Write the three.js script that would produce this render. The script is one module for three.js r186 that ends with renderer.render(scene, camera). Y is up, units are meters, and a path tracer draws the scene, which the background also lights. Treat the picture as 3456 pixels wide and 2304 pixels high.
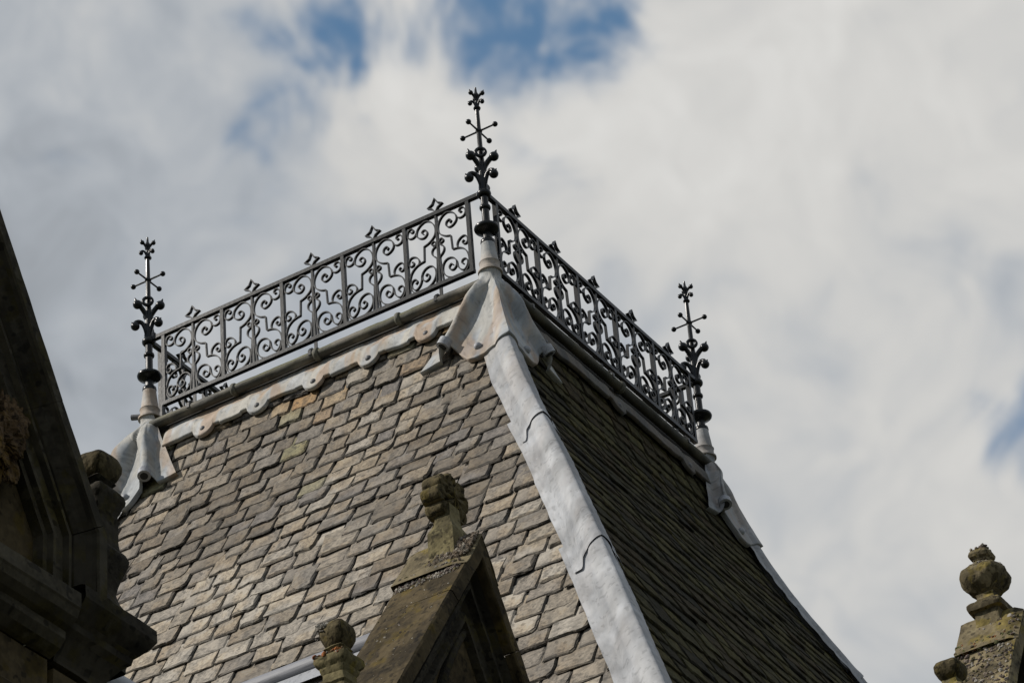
import * as THREE from 'three';
import { mergeGeometries, mergeVertices, toCreasedNormals } from 'three/addons/utils/BufferGeometryUtils.js';

// ------------------------------------------------------------------ camera, sky, sun, exposure
const Y0 = 18.533;                       // height of the finial feet above the ground; heights below are written relative to it
const scene = new THREE.Scene();
const camera = new THREE.PerspectiveCamera(10.988, 1024 / 682, 0.5, 3000);
camera.position.set(11.488, -16.883 + Y0, 19.927);
camera.rotation.set(0.60506, 0.51746, -0.08417, 'YXZ');
camera.updateMatrixWorld(); camera.updateProjectionMatrix();
scene.add(camera);

const renderer = new THREE.WebGLRenderer({ antialias: true });
renderer.setSize(1024, 682);
renderer.toneMapping = THREE.LinearToneMapping;
renderer.toneMappingExposure = 1.0;
renderer.shadowMap.enabled = true;

const SUN_DIR = new THREE.Vector3(-0.64, 0.60, 0.47).normalize();
const sun = new THREE.DirectionalLight(new THREE.Color(1.0, 0.945, 0.865), 4.5);
sun.position.copy(SUN_DIR).multiplyScalar(60).add(new THREE.Vector3(0, Y0 - 3, 0));
sun.target.position.set(0, Y0 - 3, 0);
sun.castShadow = true;
sun.shadow.mapSize.set(2048, 2048);
Object.assign(sun.shadow.camera, { left: -16, right: 16, top: 16, bottom: -16, near: 10, far: 140 });
scene.add(sun, sun.target);

// ---- noise
function rng(seed) { let a = seed >>> 0; return () => { a = (a + 0x6D2B79F5) | 0; let t = Math.imul(a ^ (a >>> 15), 1 | a); t = (t + Math.imul(t ^ (t >>> 7), 61 | t)) ^ t; return ((t ^ (t >>> 14)) >>> 0) / 4294967296; }; }
const HASH = new Float32Array(65536); { const r = rng(77); for (let i = 0; i < 65536; i++) HASH[i] = r(); }
const h3 = (x, y, z) => HASH[(Math.imul(x, 73856093) ^ Math.imul(y, 19349663) ^ Math.imul(z, 83492791)) >>> 7 & 65535];
function vn(x, y, z) {
  const X = Math.floor(x), Y = Math.floor(y), Z = Math.floor(z); let a = x - X, b = y - Y, c = z - Z;
  a = a * a * a * (a * (a * 6 - 15) + 10); b = b * b * b * (b * (b * 6 - 15) + 10); c = c * c * c * (c * (c * 6 - 15) + 10);
  const p = h3(X, Y, Z), q = h3(X + 1, Y, Z), r = h3(X, Y + 1, Z), s = h3(X + 1, Y + 1, Z), t = h3(X, Y, Z + 1), u = h3(X + 1, Y, Z + 1), v = h3(X, Y + 1, Z + 1), w = h3(X + 1, Y + 1, Z + 1);
  const m = p + (q - p) * a, n = r + (s - r) * a, o = t + (u - t) * a, k = v + (w - v) * a, e = m + (n - m) * b, f = o + (k - o) * b;
  return e + (f - e) * c;
}
function fbm(x, y, z, o = 5, g = 0.5) { let s = 0, a = 1, t = 0; for (let i = 0; i < o; i++) { s += a * vn(x, y, z); t += a; a *= g; const nx = x * 2.03 + 7.1; y = y * 2.03 + 3.7; z = z * 2.03 + 11.3; x = nx; } return s / t; }
const ss = (a, b, x) => { const t = Math.min(1, Math.max(0, (x - a) / (b - a))); return t * t * (3 - 2 * t); };
const lerp = (a, b, t) => a + (b - a) * t;
function table(xs, ys) { return (x) => { if (x <= xs[0]) return ys[0]; for (let i = 1; i < xs.length; i++) if (x <= xs[i]) return lerp(ys[i - 1], ys[i], (x - xs[i - 1]) / (xs[i] - xs[i - 1])); return ys[ys.length - 1]; }; }

// ---- broken cloud over blue, computed for the whole sphere
{
  const W = 4096, H = 2048, data = new Float32Array(W * H * 4);
  const gaps = [   // where the cloud thins: direction, angular radius (radians), strength
    [-0.3715, 0.6395, -0.6737, 0.022, 2.0], [-0.3604, 0.635, -0.6851, 0.013, 1.1], [-0.3804, 0.6435, -0.6652, 0.012, 0.7], [-0.364, 0.652, -0.665, 0.026, 1.9], [-0.353, 0.629, -0.692, 0.008, 0.5],
    [-0.4177, 0.644, -0.6419, 0.013, 1.2], [-0.4273, 0.6451, -0.6345, 0.018, 0.6], [-0.4394, 0.6302, -0.6402, 0.014, 0.48], [-0.436, 0.622, -0.649, 0.012, 0.25],
    [-0.407, 0.6336, -0.658, 0.009, 0.6], [-0.3805, 0.6165, -0.690, 0.009, 0.36], [-0.379, 0.609, -0.697, 0.008, 0.24], [-0.3815, 0.624, -0.6824, 0.008, 0.45],
    [-0.2920, 0.534, -0.7935, 0.011, 1.5], [-0.2860, 0.527, -0.801, 0.013, 1.2], [-0.2840, 0.5690, -0.7717, 0.024, -0.4], [-0.3657, 0.5673, -0.7378, 0.02, -0.25], [-0.3047, 0.6174, -0.7252, 0.045, -0.4], [-0.325, 0.575, -0.751, 0.04, -0.3],
    ];
  const tints = [   // slow changes of cloud thickness: direction, radius, brightness
    [-0.3047, 0.6174, -0.7252, 0.09, 0.11], [-0.4961, 0.5912, -0.6359, 0.07, -0.10], [-0.4134, 0.6184, -0.6684, 0.026, 0.10], [-0.40, 0.636, -0.66, 0.016, 0.06], [-0.55, 0.50, -0.67, 0.1, -0.06], [-0.33, 0.52, -0.79, 0.05, 0.03]];
  for (const L of [gaps, tints]) for (const g of L) { const n = Math.hypot(g[0], g[1], g[2]); g[0] /= n; g[1] /= n; g[2] /= n; }
  for (let j = H / 2 - 16; j < H; j++) {
    const el = ((j + 0.5) / H - 0.5) * Math.PI, cy = Math.cos(el), y = Math.sin(el);
    for (let i = 0; i < W; i++) {
      const az = ((i + 0.5) / W - 0.5) * 2 * Math.PI, x = Math.cos(az) * cy, z = Math.sin(az) * cy, k = (j * W + i) * 4;
      let hole = 0; for (const g of gaps) { const dx = x - g[0], dy = y - g[1], dz = z - g[2], d2 = (dx * dx + dy * dy + dz * dz) / (g[3] * g[3]); if (d2 < 9) hole += g[4] * Math.exp(-d2 * 0.8); }
      let br = 0; for (const g of tints) { const dx = x - g[0], dy = y - g[1], dz = z - g[2], d2 = (dx * dx + dy * dy + dz * dz) / (g[3] * g[3]); if (d2 < 9) br += g[4] * Math.exp(-d2 * 0.8); }
      const bank = ss(0.80, 0.95, -0.407 * x + 0.569 * y - 0.715 * z);   // the big cloud the camera looks into; unseen sky thinned to lower ambient light
      const wx = fbm(x * 18 + 3, y * 18, z * 18, 3) - 0.5, wy = fbm(x * 18, y * 18 + 9, z * 18, 3) - 0.5;
      const n1 = fbm(x * 30 + wx * 2.6, y * 30 + wy * 2.6, z * 30, 6, 0.56), n2 = fbm(x * 5.2 + 31, y * 5.2, z * 5.2 + 4, 3);
      const n3 = fbm(x * 120 + wx * 5, y * 120 + wy * 5, z * 120, 3, 0.6) - 0.5, n4 = fbm(x * 62 + wx * 4 + 8, y * 62 + wy * 4, z * 62, 4, 0.55) - 0.5, cover = 2.05 + (n1 - 0.5) * 4.0 + n4 * 3.0 + n3 * 1.3 + (n2 - 0.5) * 0.4 + (1 - bank) * ((n2 - 0.5) * 9 - 1.5) - 2.6 * (1 - Math.exp(-hole));
      const t = 1 - Math.pow(1 - ss(-0.95, 1.75, cover), 1.5);
      const relief = n1 - fbm((x - 0.0077) * 30 + wx * 2.6, (y + 0.0072) * 30 + wy * 2.6, (z + 0.0056) * 30, 5, 0.56);   // sides of the cloud turned to the sun are brighter
      const shade = fbm(x * 11 + 90 + wx, y * 11 + wy, z * 11 + 17, 4, 0.5);
      let b = 0.53 + (shade - 0.5) * 0.38 + br + (n1 - 0.5) * 0.16 + n4 * 0.06 + relief * 0.20 + 0.04 * (1 - t);
      b = b > 0.6 ? 0.6 + (b - 0.6) * 0.6 : b; b = Math.min(0.71, Math.max(0.33, b));
      const w = ss(0.40, 0.66, b), bl = lerp(1.25, 0.82, Math.pow(Math.max(0, y), 0.6));
      data[k] = lerp(0.11 * bl, b * lerp(0.915, 0.998, w), t); data[k + 1] = lerp(0.215 * bl, b * lerp(0.985, 0.988, w), t); data[k + 2] = lerp(0.37 * bl, b * lerp(1.07, 0.958, w), t); data[k + 3] = 1;
    }
  }
  for (let k = 0; k < (H / 2 - 16) * W * 4; k += 4) { data[k] = 0.16; data[k + 1] = 0.17; data[k + 2] = 0.14; data[k + 3] = 1; }
  const sky = new THREE.DataTexture(data, W, H, THREE.RGBAFormat, THREE.FloatType);
  sky.mapping = THREE.EquirectangularReflectionMapping; sky.magFilter = sky.minFilter = THREE.LinearFilter; sky.wrapS = THREE.RepeatWrapping; sky.needsUpdate = true;
  scene.background = sky; scene.environment = sky;
}

// ------------------------------------------------------------------ textures and materials
function tex(n, fn, srgb = false) {      // fn(u, v) in 0..1 gives [r, g, b]; the noise below repeats at the edge
  const d = new Uint8Array(n * n * 4);
  for (let j = 0; j < n; j++) for (let i = 0; i < n; i++) { const c = fn(i / n, j / n), k = (j * n + i) * 4; for (let q = 0; q < 3; q++) d[k + q] = Math.max(0, Math.min(255, Math.round((srgb ? Math.pow(Math.max(0, c[q]), 1 / 2.2) : c[q]) * 255))); d[k + 3] = 255; }
  const t = new THREE.DataTexture(d, n, n, THREE.RGBAFormat, THREE.UnsignedByteType);
  t.wrapS = t.wrapT = THREE.RepeatWrapping; t.magFilter = THREE.LinearFilter; t.minFilter = THREE.LinearMipmapLinearFilter; t.generateMipmaps = true;
  if (srgb) t.colorSpace = THREE.SRGBColorSpace;
  t.needsUpdate = true; return t;
}
// noise that repeats over the unit square, sampled on a torus-like blend
function tn(u, v, f, seed, o = 5, g = 0.55, sx = 1) {
  const a = fbm(u * f * sx + seed, v * f, seed, o, g); if (u <= 0.8 && v <= 0.8) return a;
  const b = fbm((u - 1) * f * sx + seed, v * f, seed, o, g), c = fbm(u * f * sx + seed, (v - 1) * f, seed, o, g), d = fbm((u - 1) * f * sx + seed, (v - 1) * f, seed, o, g);
  const p = ss(0.8, 1, u), q = ss(0.8, 1, v); return lerp(lerp(a, b, p), lerp(c, d, p), q);
}
const slateMap = tex(1024, (u, v) => {
  const a = tn(u, v, 9, 3, 5), b = tn(u, v, 60, 5, 3), c = tn(u, v, 26, 9, 3), st = tn(u, v, 7, 41, 4, 0.55, 4);
  let k = 0.74 + (a - 0.5) * 0.85 + (b - 0.5) * 0.85 + (st - 0.5) * 0.45;
  const sp = ss(0.60, 0.74, c); k *= 1 - 0.55 * sp * ss(0.35, 0.6, a);          // dark lichen freckles
  const pale = ss(0.62, 0.72, tn(u, v, 17, 15, 4)); k += pale * 0.16;
  const w = ss(0.5, 0.75, tn(u, v, 5, 22, 3));
  return [k * lerp(0.98, 1.06, w), k * 0.985, k * lerp(1.0, 0.88, w)];
}, true);
const slateBump = tex(1024, (u, v) => { const k = tn(u, v, 14, 50, 5, 0.6) * 0.7 + tn(u, v, 60, 61, 2) * 0.3; return [k, k, k]; });
const stoneMap = tex(1024, (u, v) => {
  const a = tn(u, v, 5, 13, 6), b = tn(u, v, 60, 15, 3, 0.6), l = ss(0.56, 0.68, tn(u, v, 12, 19, 5, 0.6)), s = ss(0.52, 0.70, tn(u, v, 6, 29, 4)), p = ss(0.70, 0.78, tn(u, v, 45, 33, 2)), w = ss(0.66, 0.73, tn(u, v, 24, 53, 4, 0.6));
  let k = 0.62 + (a - 0.5) * 0.9 + (b - 0.5) * 0.55;
  k *= 1 - 0.5 * s; k *= 1 - 0.55 * p;
  let r = k, g = k * 0.95, bl = k * 0.86;
  r = lerp(r, k * 1.12, l); g = lerp(g, k * 1.02, l); bl = lerp(bl, k * 0.52, l);    // ochre lichen
  r = lerp(r, 0.95, w * 0.4); g = lerp(g, 0.93, w * 0.4); bl = lerp(bl, 0.86, w * 0.4);
  return [r, g, bl];
}, true);
const stoneBump = tex(512, (u, v) => { const k = tn(u, v, 12, 70, 5, 0.62) * 0.65 + tn(u, v, 50, 71, 2) * 0.35; return [k, k, k]; });
const leadBump = tex(512, (u, v) => { const k = tn(u, v, 7, 80, 4, 0.5) * 0.8 + tn(u, v, 40, 83, 2) * 0.2; return [k, k, k]; });
const leadMap = tex(1024, (u, v) => { const a = tn(u, v, 6, 85, 5, 0.6), s = tn(u, v, 4, 88, 4, 0.55, 6), d = ss(0.64, 0.74, tn(u, v, 30, 91, 3)); const k = (0.82 + (a - 0.5) * 0.5 + (s - 0.5) * 0.18) * (1 - 0.22 * d); return [k, k * 1.0, k * 1.01]; }, true);
const ironBump = tex(256, (u, v) => { const k = tn(u, v, 18, 95, 3, 0.6); return [k, k, k]; });
const rough = (t, r) => { const c = t.clone(); c.repeat.set(r, r); c.needsUpdate = true; return c; };

const col = (r, g, b) => new THREE.Color().setRGB(r, g, b);
const slateMat = (c) => new THREE.MeshStandardMaterial({ color: c, vertexColors: true, map: slateMap, bumpMap: slateBump, bumpScale: 0.006, roughness: 0.85 });
const SLATES = [[.268, .229, .184], [.242, .210, .176], [.31, .276, .236], [.212, .182, .149], [.175, .148, .118], [.138, .115, .090], [.200, .177, .153], [.268, .231, .186], [.163, .145, .132], [.35, .315, .272]].map((c) => slateMat(col(...c)));
const RUSTY = [[.32, .205, .10], [.31, .235, .15], [.24, .175, .115]].map((c) => slateMat(col(...c)));
const GREENY = [[.21, .19, .105], [.24, .215, .14]].map((c) => slateMat(col(...c)));
const SHADED_SLATES = [[.062, .057, .029], [.047, .044, .026], [.078, .072, .034], [.036, .034, .024], [.056, .047, .028]].map((c) => { const m = new THREE.MeshPhysicalMaterial({ color: col(...c), vertexColors: true, map: slateMap, bumpMap: slateBump, bumpScale: 0.006, roughness: 0.95, specularIntensity: 0.15 }); return m; });  // mossy slates of the right slope, its shade put into their darker colour
const M = {
  deck: new THREE.MeshStandardMaterial({ color: col(.035, .032, .027), roughness: 0.95 }),
  lead: new THREE.MeshStandardMaterial({ vertexColors: true, map: leadMap, bumpMap: leadBump, bumpScale: 0.006, roughness: 0.72 }),
  leadPlain: new THREE.MeshStandardMaterial({ color: col(.34, .35, .37), map: leadMap, bumpMap: leadBump, bumpScale: 0.006, roughness: 0.5 }),
  leadDull: new THREE.MeshStandardMaterial({ color: col(.20, .205, .225), map: leadMap, bumpMap: leadBump, bumpScale: 0.006, roughness: 0.6 }),
  leadDark: new THREE.MeshStandardMaterial({ color: col(.12, .12, .125), map: leadMap, roughness: 0.6 }),
  holeShade: new THREE.MeshStandardMaterial({ color: col(.02, .02, .02), roughness: 0.9 }),  // near-black, paints the shade inside the roll ends
  iron: new THREE.MeshPhysicalMaterial({ color: col(.007, .008, .0085), bumpMap: ironBump, bumpScale: 0.0004, roughness: 0.27, specularIntensity: 0.55 }),
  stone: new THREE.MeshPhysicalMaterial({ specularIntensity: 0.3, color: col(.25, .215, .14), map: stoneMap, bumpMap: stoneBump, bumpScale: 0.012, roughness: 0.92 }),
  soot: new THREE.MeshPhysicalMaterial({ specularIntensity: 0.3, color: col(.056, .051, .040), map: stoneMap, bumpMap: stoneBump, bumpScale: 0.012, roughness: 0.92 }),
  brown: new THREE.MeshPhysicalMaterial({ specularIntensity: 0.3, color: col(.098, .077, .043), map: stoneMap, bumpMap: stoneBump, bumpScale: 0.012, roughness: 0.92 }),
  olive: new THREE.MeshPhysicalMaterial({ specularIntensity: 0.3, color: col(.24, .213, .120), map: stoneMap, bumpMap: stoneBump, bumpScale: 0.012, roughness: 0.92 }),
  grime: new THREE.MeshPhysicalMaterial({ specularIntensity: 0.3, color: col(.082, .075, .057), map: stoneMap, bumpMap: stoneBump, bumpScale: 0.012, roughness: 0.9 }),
  ochre: new THREE.MeshPhysicalMaterial({ specularIntensity: 0.3, color: col(.125, .105, .058), map: stoneMap, bumpMap: stoneBump, bumpScale: 0.02, roughness: 0.92 }),
  carving: new THREE.MeshPhysicalMaterial({ specularIntensity: 0.3, color: col(.13, .088, .05), map: stoneMap, bumpMap: stoneBump, bumpScale: 0.05, roughness: 0.95 }),
  moss: new THREE.MeshStandardMaterial({ color: col(.8, .8, .8), roughness: 1 }),
  ground: new THREE.MeshStandardMaterial({ color: col(.13, .14, .09), map: rough(stoneMap, 1), roughness: 1 }),
};

// ------------------------------------------------------------------ helpers
const names = {};
const numbered = (n) => { names[n] = (names[n] ?? -1) + 1; return names[n] ? `${n}_${String(names[n]).padStart(3, '0')}` : n; };
function thing(name, label, category, [x, y, z], group) {      // a Group at the thing's base (y relative to Y0)
  const g = new THREE.Group(); g.name = numbered(name); g.position.set(x, y + Y0, z); g.userData = { label, category };
  if (group) g.userData.group = group;
  g.base = new THREE.Vector3(x, y, z); scene.add(g); return g;
}
function shade(m) { m.castShadow = m.receiveShadow = true; return m; }
function part(root, name, geo, mat, parent = root) {           // geometry written in roof coordinates
  geo.translate(-root.base.x, -root.base.y, -root.base.z);
  const m = shade(new THREE.Mesh(geo, mat)); m.name = name; parent.add(m); return m;
}
function boxUV(geo, s = 1, ox = 0, oy = 0) {
  const p = geo.attributes.position, n = geo.attributes.normal, uv = new Float32Array(p.count * 2);
  for (let i = 0; i < p.count; i++) {
    const ax = Math.abs(n.getX(i)), ay = Math.abs(n.getY(i)), az = Math.abs(n.getZ(i)), x = p.getX(i), y = p.getY(i), z = p.getZ(i);
    const [u, v] = ax > ay && ax > az ? [z, y] : ay > az ? [x, z] : [x, y];
    uv[2 * i] = u * s + ox; uv[2 * i + 1] = v * s + oy;
  }
  geo.setAttribute('uv', new THREE.BufferAttribute(uv, 2)); return geo;
}
function flat(geo, s = 1) { const g = geo.index ? geo.toNonIndexed() : geo; g.computeVertexNormals(); return boxUV(g, s, 0.37, 0.11); }
function creased(geo, angle = 0.7, s = 1) { let g = geo; g.deleteAttribute('uv'); g.deleteAttribute('normal'); g = mergeVertices(g, 1e-4); g.computeVertexNormals(); g = toCreasedNormals(g, angle); return boxUV(g, s, 0.13, 0.29); }
function grid(nu, nv, fn, flip = false, closeU = false) {      // fn(i, j) -> [x, y, z]
  const pos = [], idx = [], uv = [];
  for (let j = 0; j <= nv; j++) for (let i = 0; i <= nu; i++) { pos.push(...fn(i, j)); uv.push(i / nu, j / nv); }
  for (let j = 0; j < nv; j++) for (let i = 0; i < nu; i++) { const a = j * (nu + 1) + i, b = a + 1, c = a + nu + 1, d = c + 1; flip ? idx.push(a, c, b, b, c, d) : idx.push(a, b, c, b, d, c); }
  const g = new THREE.BufferGeometry(); g.setAttribute('position', new THREE.Float32BufferAttribute(pos, 3)); g.setAttribute('uv', new THREE.Float32BufferAttribute(uv, 2)); g.setIndex(idx); g.computeVertexNormals(); return g;
}
function rough3(geo, amp, f = 9, seed = 0) {                   // weathered surface: every point moved a little
  const p = geo.attributes.position;
  for (let i = 0; i < p.count; i++) { const x = p.getX(i), y = p.getY(i), z = p.getZ(i); p.setXYZ(i, x + (fbm(x * f + seed, y * f, z * f, 3) - 0.5) * 2 * amp, y + (fbm(x * f, y * f + 20 + seed, z * f, 3) - 0.5) * 2 * amp, z + (fbm(x * f, y * f, z * f + 40 + seed, 3) - 0.5) * 2 * amp); }
  return geo;
}
function tintVerts(geo, fn) { const p = geo.attributes.position, c = new Float32Array(p.count * 3); for (let i = 0; i < p.count; i++) { const k = fn(p.getX(i), p.getY(i), p.getZ(i), i); c[3 * i] = k[0]; c[3 * i + 1] = k[1]; c[3 * i + 2] = k[2]; } geo.setAttribute('color', new THREE.BufferAttribute(c, 3)); return geo; }
const box = (x0, x1, y0, y1, z0, z1) => new THREE.BoxGeometry(x1 - x0, y1 - y0, z1 - z0).translate((x0 + x1) / 2, (y0 + y1) / 2, (z0 + z1) / 2);
function rod(a, b, r0, r1 = r0, n = 10) { const A = new THREE.Vector3(...a), B = new THREE.Vector3(...b), d = B.clone().sub(A); const g = new THREE.CylinderGeometry(r1, r0, d.length(), n); g.applyQuaternion(new THREE.Quaternion().setFromUnitVectors(new THREE.Vector3(0, 1, 0), d.normalize())); return g.translate((A.x + B.x) / 2, (A.y + B.y) / 2, (A.z + B.z) / 2); }

// ------------------------------------------------------------------ ground
{
  const g = new THREE.PlaneGeometry(1600, 1600, 1, 1).rotateX(-Math.PI / 2); flat(g, 0.5);
  const m = shade(new THREE.Mesh(g, M.ground)); m.name = 'ground'; m.userData = { kind: 'structure' }; scene.add(m);
}

// ------------------------------------------------------------------ the mansard roof
const S = 3.4, SR = 3.468;               // lengths of the two top edges
const PY = [0.30, .40, .545, .934, 1.197, 1.546, 1.897, 2.22, 2.67, 3.157, 3.746, 4.26, 4.80, 5.33, 5.75, 6.9];
const PS = [-0.03, -.018, .012, .115, .197, .325, .475, .635, .857, 1.09, 1.355, 1.59, 1.825, 2.05, 2.234, 2.74];
const sfRaw = table(PY, PS);
const sf = (y) => { let s = 0; for (let k = -3; k <= 3; k++) s += sfRaw(-y + k * 0.07); return s / 7; };   // how far the slope stands out at height y
const slope = (y) => (sf(y - 0.02) - sf(y + 0.02)) / 0.04;
const FACE = {                            // t = metres from the near corner, o = metres out of the slope
  L: { at: (t, y, o = 0) => { const g = slope(y), n = Math.hypot(1, g); return [-t, y + o * g / n, sf(y) + o / n]; }, X: new THREE.Vector3(1, 0, 0), T: (y) => new THREE.Vector3(0, 1, -slope(y)).normalize(), N: (y) => new THREE.Vector3(0, slope(y), 1).normalize(), len: S },
  R: { at: (t, y, o = 0) => { const g = slope(y), n = Math.hypot(1, g); return [sf(y) + o / n, y + o * g / n, -t]; }, X: new THREE.Vector3(0, 0, -1), T: (y) => new THREE.Vector3(-slope(y), 1, 0).normalize(), N: (y) => new THREE.Vector3(1, slope(y), 0).normalize(), len: SR },
};
const roof = thing('mansard_roof', 'steep curved slate tower roof with pale lead hips under the iron cresting', 'roof', [-S / 2, -6.9, -SR / 2]);
{ // boarded body under the slates, and the wall that carries it
  const rows = []; for (let y = -0.37; y > -6.9; y -= 0.12) rows.push(y); rows.push(-6.9);
  const cn = [[1, 1], [-1, 1], [-1, -1], [1, -1], [1, 1]];
  const g = grid(4, rows.length - 1, (i, j) => { const s = sf(rows[j]); const [a, b] = cn[i]; return [a > 0 ? s : -S - s, rows[j], b > 0 ? s : -SR - s]; });
  part(roof, 'roof_deck', flat(mergeGeometries([g.toNonIndexed(), box(-S + .03, -0.03, -0.47, -0.372, -SR + 0.03, -0.03).toNonIndexed()]), 1), M.deck);
  part(roof, 'tower_wall', flat(box(-S - 2.45, 2.45, -Y0, -6.9, -SR - 2.45, 2.45), 0.5), M.soot);
}

// ---- slates
function slateGeo(seed) {                 // 0.25 m wide, tail at v = 0, thickness along z
  const r = rng(seed), w = 0.25, L = 0.29, t = 0.009 + r() * 0.010 + (r() < 0.2 ? 0.008 : 0), b = 0.004 + r() * 0.005;
  const cl = r() < 0.25 ? 0.010 + r() * 0.02 : 0.003, cr = r() < 0.6 ? 0.010 + r() * 0.032 : 0.004, j = (k) => (r() - 0.5) * k;
  const out = [[-w / 2 + cl, j(.006)], [-w / 4 + j(.05), j(.018)], [j(.05), j(.02)], [w / 4 + j(.05), j(.018)], [w / 2 - cr, j(.006)], [w / 2 - cr * 0.25, cr * (0.7 + r() * 0.5)], [w / 2 + j(.006), 0.10 + j(.02)], [w / 2 + j(.004), 0.16], [w / 2, L], [-w / 2, L], [-w / 2 + j(.004), 0.16], [-w / 2 + j(.006), 0.09 + j(.02)], [-w / 2, cl * (0.7 + r() * 0.5)]];
  const n = out.length, ring = (inset, z, jit) => out.map(([x, y], i) => { const k = i === 8 || i === 9 ? 0 : 1; const e = inset * (0.4 + r() * 1.2) * k; const sx = i >= 5 && i <= 8 ? -1 : i >= 9 || i === 0 ? 1 : i === 4 ? -0.7 : 0; const sy = i <= 4 || i === 5 || i === 12 ? 1 : 0; return [x + sx * e, y + sy * e * 1.15 + j(jit), z + (k ? j(0.003) : 0)]; });
  const A = ring(0, 0, 0), B = ring(b * 0.8, t * 0.5, .006), C = ring(b * 2.1, t, .007);
  const pos = [], uv = [], cl3 = [], ox = r() * 3, oy = r() * 3, tilt = (r() - 0.5) * 0.012;
  const put = (p, k = 1) => { pos.push(p[0], p[1], p[2] + p[0] * tilt); uv.push(p[0] + ox, p[1] + p[2] + oy); cl3.push(k, k * 0.99, k * 0.94); };   // edges darkened in colour: weathering, and the shade of the joints
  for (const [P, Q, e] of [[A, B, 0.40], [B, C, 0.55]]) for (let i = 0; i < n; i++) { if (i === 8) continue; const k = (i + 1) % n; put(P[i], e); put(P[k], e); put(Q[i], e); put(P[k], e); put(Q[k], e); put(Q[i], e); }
  const c1 = [j(.05), 0.07 + j(.03), t + j(.004)];
  for (let i = 0; i < n; i++) { put(c1); put(C[i]); put(C[(i + 1) % n]); }
  const g = new THREE.BufferGeometry(); g.setAttribute('position', new THREE.Float32BufferAttribute(pos, 3)); g.setAttribute('uv', new THREE.Float32BufferAttribute(uv, 2)); g.setAttribute('color', new THREE.Float32BufferAttribute(cl3, 3)); g.computeVertexNormals(); return g;
}
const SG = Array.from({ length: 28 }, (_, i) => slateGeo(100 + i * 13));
const insidePoly = (x, y, P) => { let c = false; for (let i = 0, k = P.length - 1; i < P.length; k = i++) if ((P[i][1] > y) !== (P[k][1] > y) && x < (P[k][0] - P[i][0]) * (y - P[i][1]) / (P[k][1] - P[i][1]) + P[i][0]) c = !c; return c; };
const courses = []; { let y = -0.775, k = 0; while (y > -6.75) { const e = 0.150 + 0.036 * ss(0, 4, -y); courses.push({ y, e }); y -= e / Math.hypot(1, slope(y)) ; k++; } }
function laySlates(face, seed) {
  const F = FACE[face], r = rng(seed), list = [];
  for (let c = 0; c < courses.length; c++) {
    const { y } = courses[c], s = sf(y), t0 = -s + 0.09, t1 = F.len + s - 0.09;
    let t = t0 - r() * 0.14;
    while (t < t1) {
      let w = 0.185 + r() * 0.12 + (r() < 0.3 ? 0.06 * r() : 0); w *= lerp(0.95, 1.12, ss(1, 5, -y));
      if (t + w > t0 + 0.03 && t + w < t1 + 0.16) {
        const a = Math.max(t, t0), b = Math.min(t + w, t1), ww = b - a - 0.005 - r() * 0.007;
        if (ww > 0.05) {
          const g = SG[Math.floor(r() * SG.length)], tc = (a + b) / 2, lift = face === 'R' ? 0.013 + r() * 0.004 : 0.011 + r() * 0.012, X = F.X.clone(), T = F.T(y + 0.03), N = F.N(y + 0.03);
          const slip = face === 'L' && r() < 0.035 ? 1 : 0, dy = (r() - 0.5) * (face === 'R' ? 0.012 : 0.02) - slip * 0.03, p = new THREE.Vector3(...F.at(tc, y + dy, lift));
          const m = new THREE.Matrix4().makeBasis(X, T, N);
          const q = new THREE.Quaternion().setFromRotationMatrix(m).multiply(new THREE.Quaternion().setFromEuler(new THREE.Euler(-0.065 - r() * (face === 'R' ? 0.02 : 0.055), (r() - 0.5) * (face === 'R' ? 0.012 : 0.035), (r() - 0.5) * (face === 'R' ? 0.014 : 0.045 + slip * 0.16))));
          list.push({ g, p, q, w: ww / 0.25, t: tc, y, c, face, rr: [r(), r(), r()] });
        }
      }
      t += w;
    }
  }
  return list;
}
const leftSlates = laySlates('L', 5), rightSlates = laySlates('R', 8);
function slateTone(s) {
  const [a, b] = s.rr, x = -s.t, y = s.y;
  if (s.face === 'R') return SHADED_SLATES[Math.floor(a * SHADED_SLATES.length)];
  const rust = ss(-1.5, -0.7, y) * (0.25 + 0.75 * ss(0.45, 0.65, vn(x * 2.1 + 5, 3, 1))), moss = ss(0.55, 0.75, vn(x * 1.7, y * 1.7, 9)) * ss(-2.6, -0.9, y);
  if (b < rust * 0.6) return RUSTY[Math.floor(a * RUSTY.length)];
  if (b < rust * 0.6 + moss * 0.5) return GREENY[Math.floor(a * GREENY.length)];
  const bias = vn(x * 0.9 + 40, y * 0.9, 5) - 0.5 + (ss(-1.5, -3.5, y) - 0.5) * 0.45 - ss(-0.6, 0.5, x) * 0.25;     // paler low on the left, greyer by the hip
  const order = [9, 2, 7, 0, 1, 3, 6, 8, 4, 5];
  const k = Math.min(9, Math.max(0, Math.floor((a * 0.74 + 0.16 - bias * 0.75) * 10)));
  return SLATES[order[k]];
}
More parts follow.
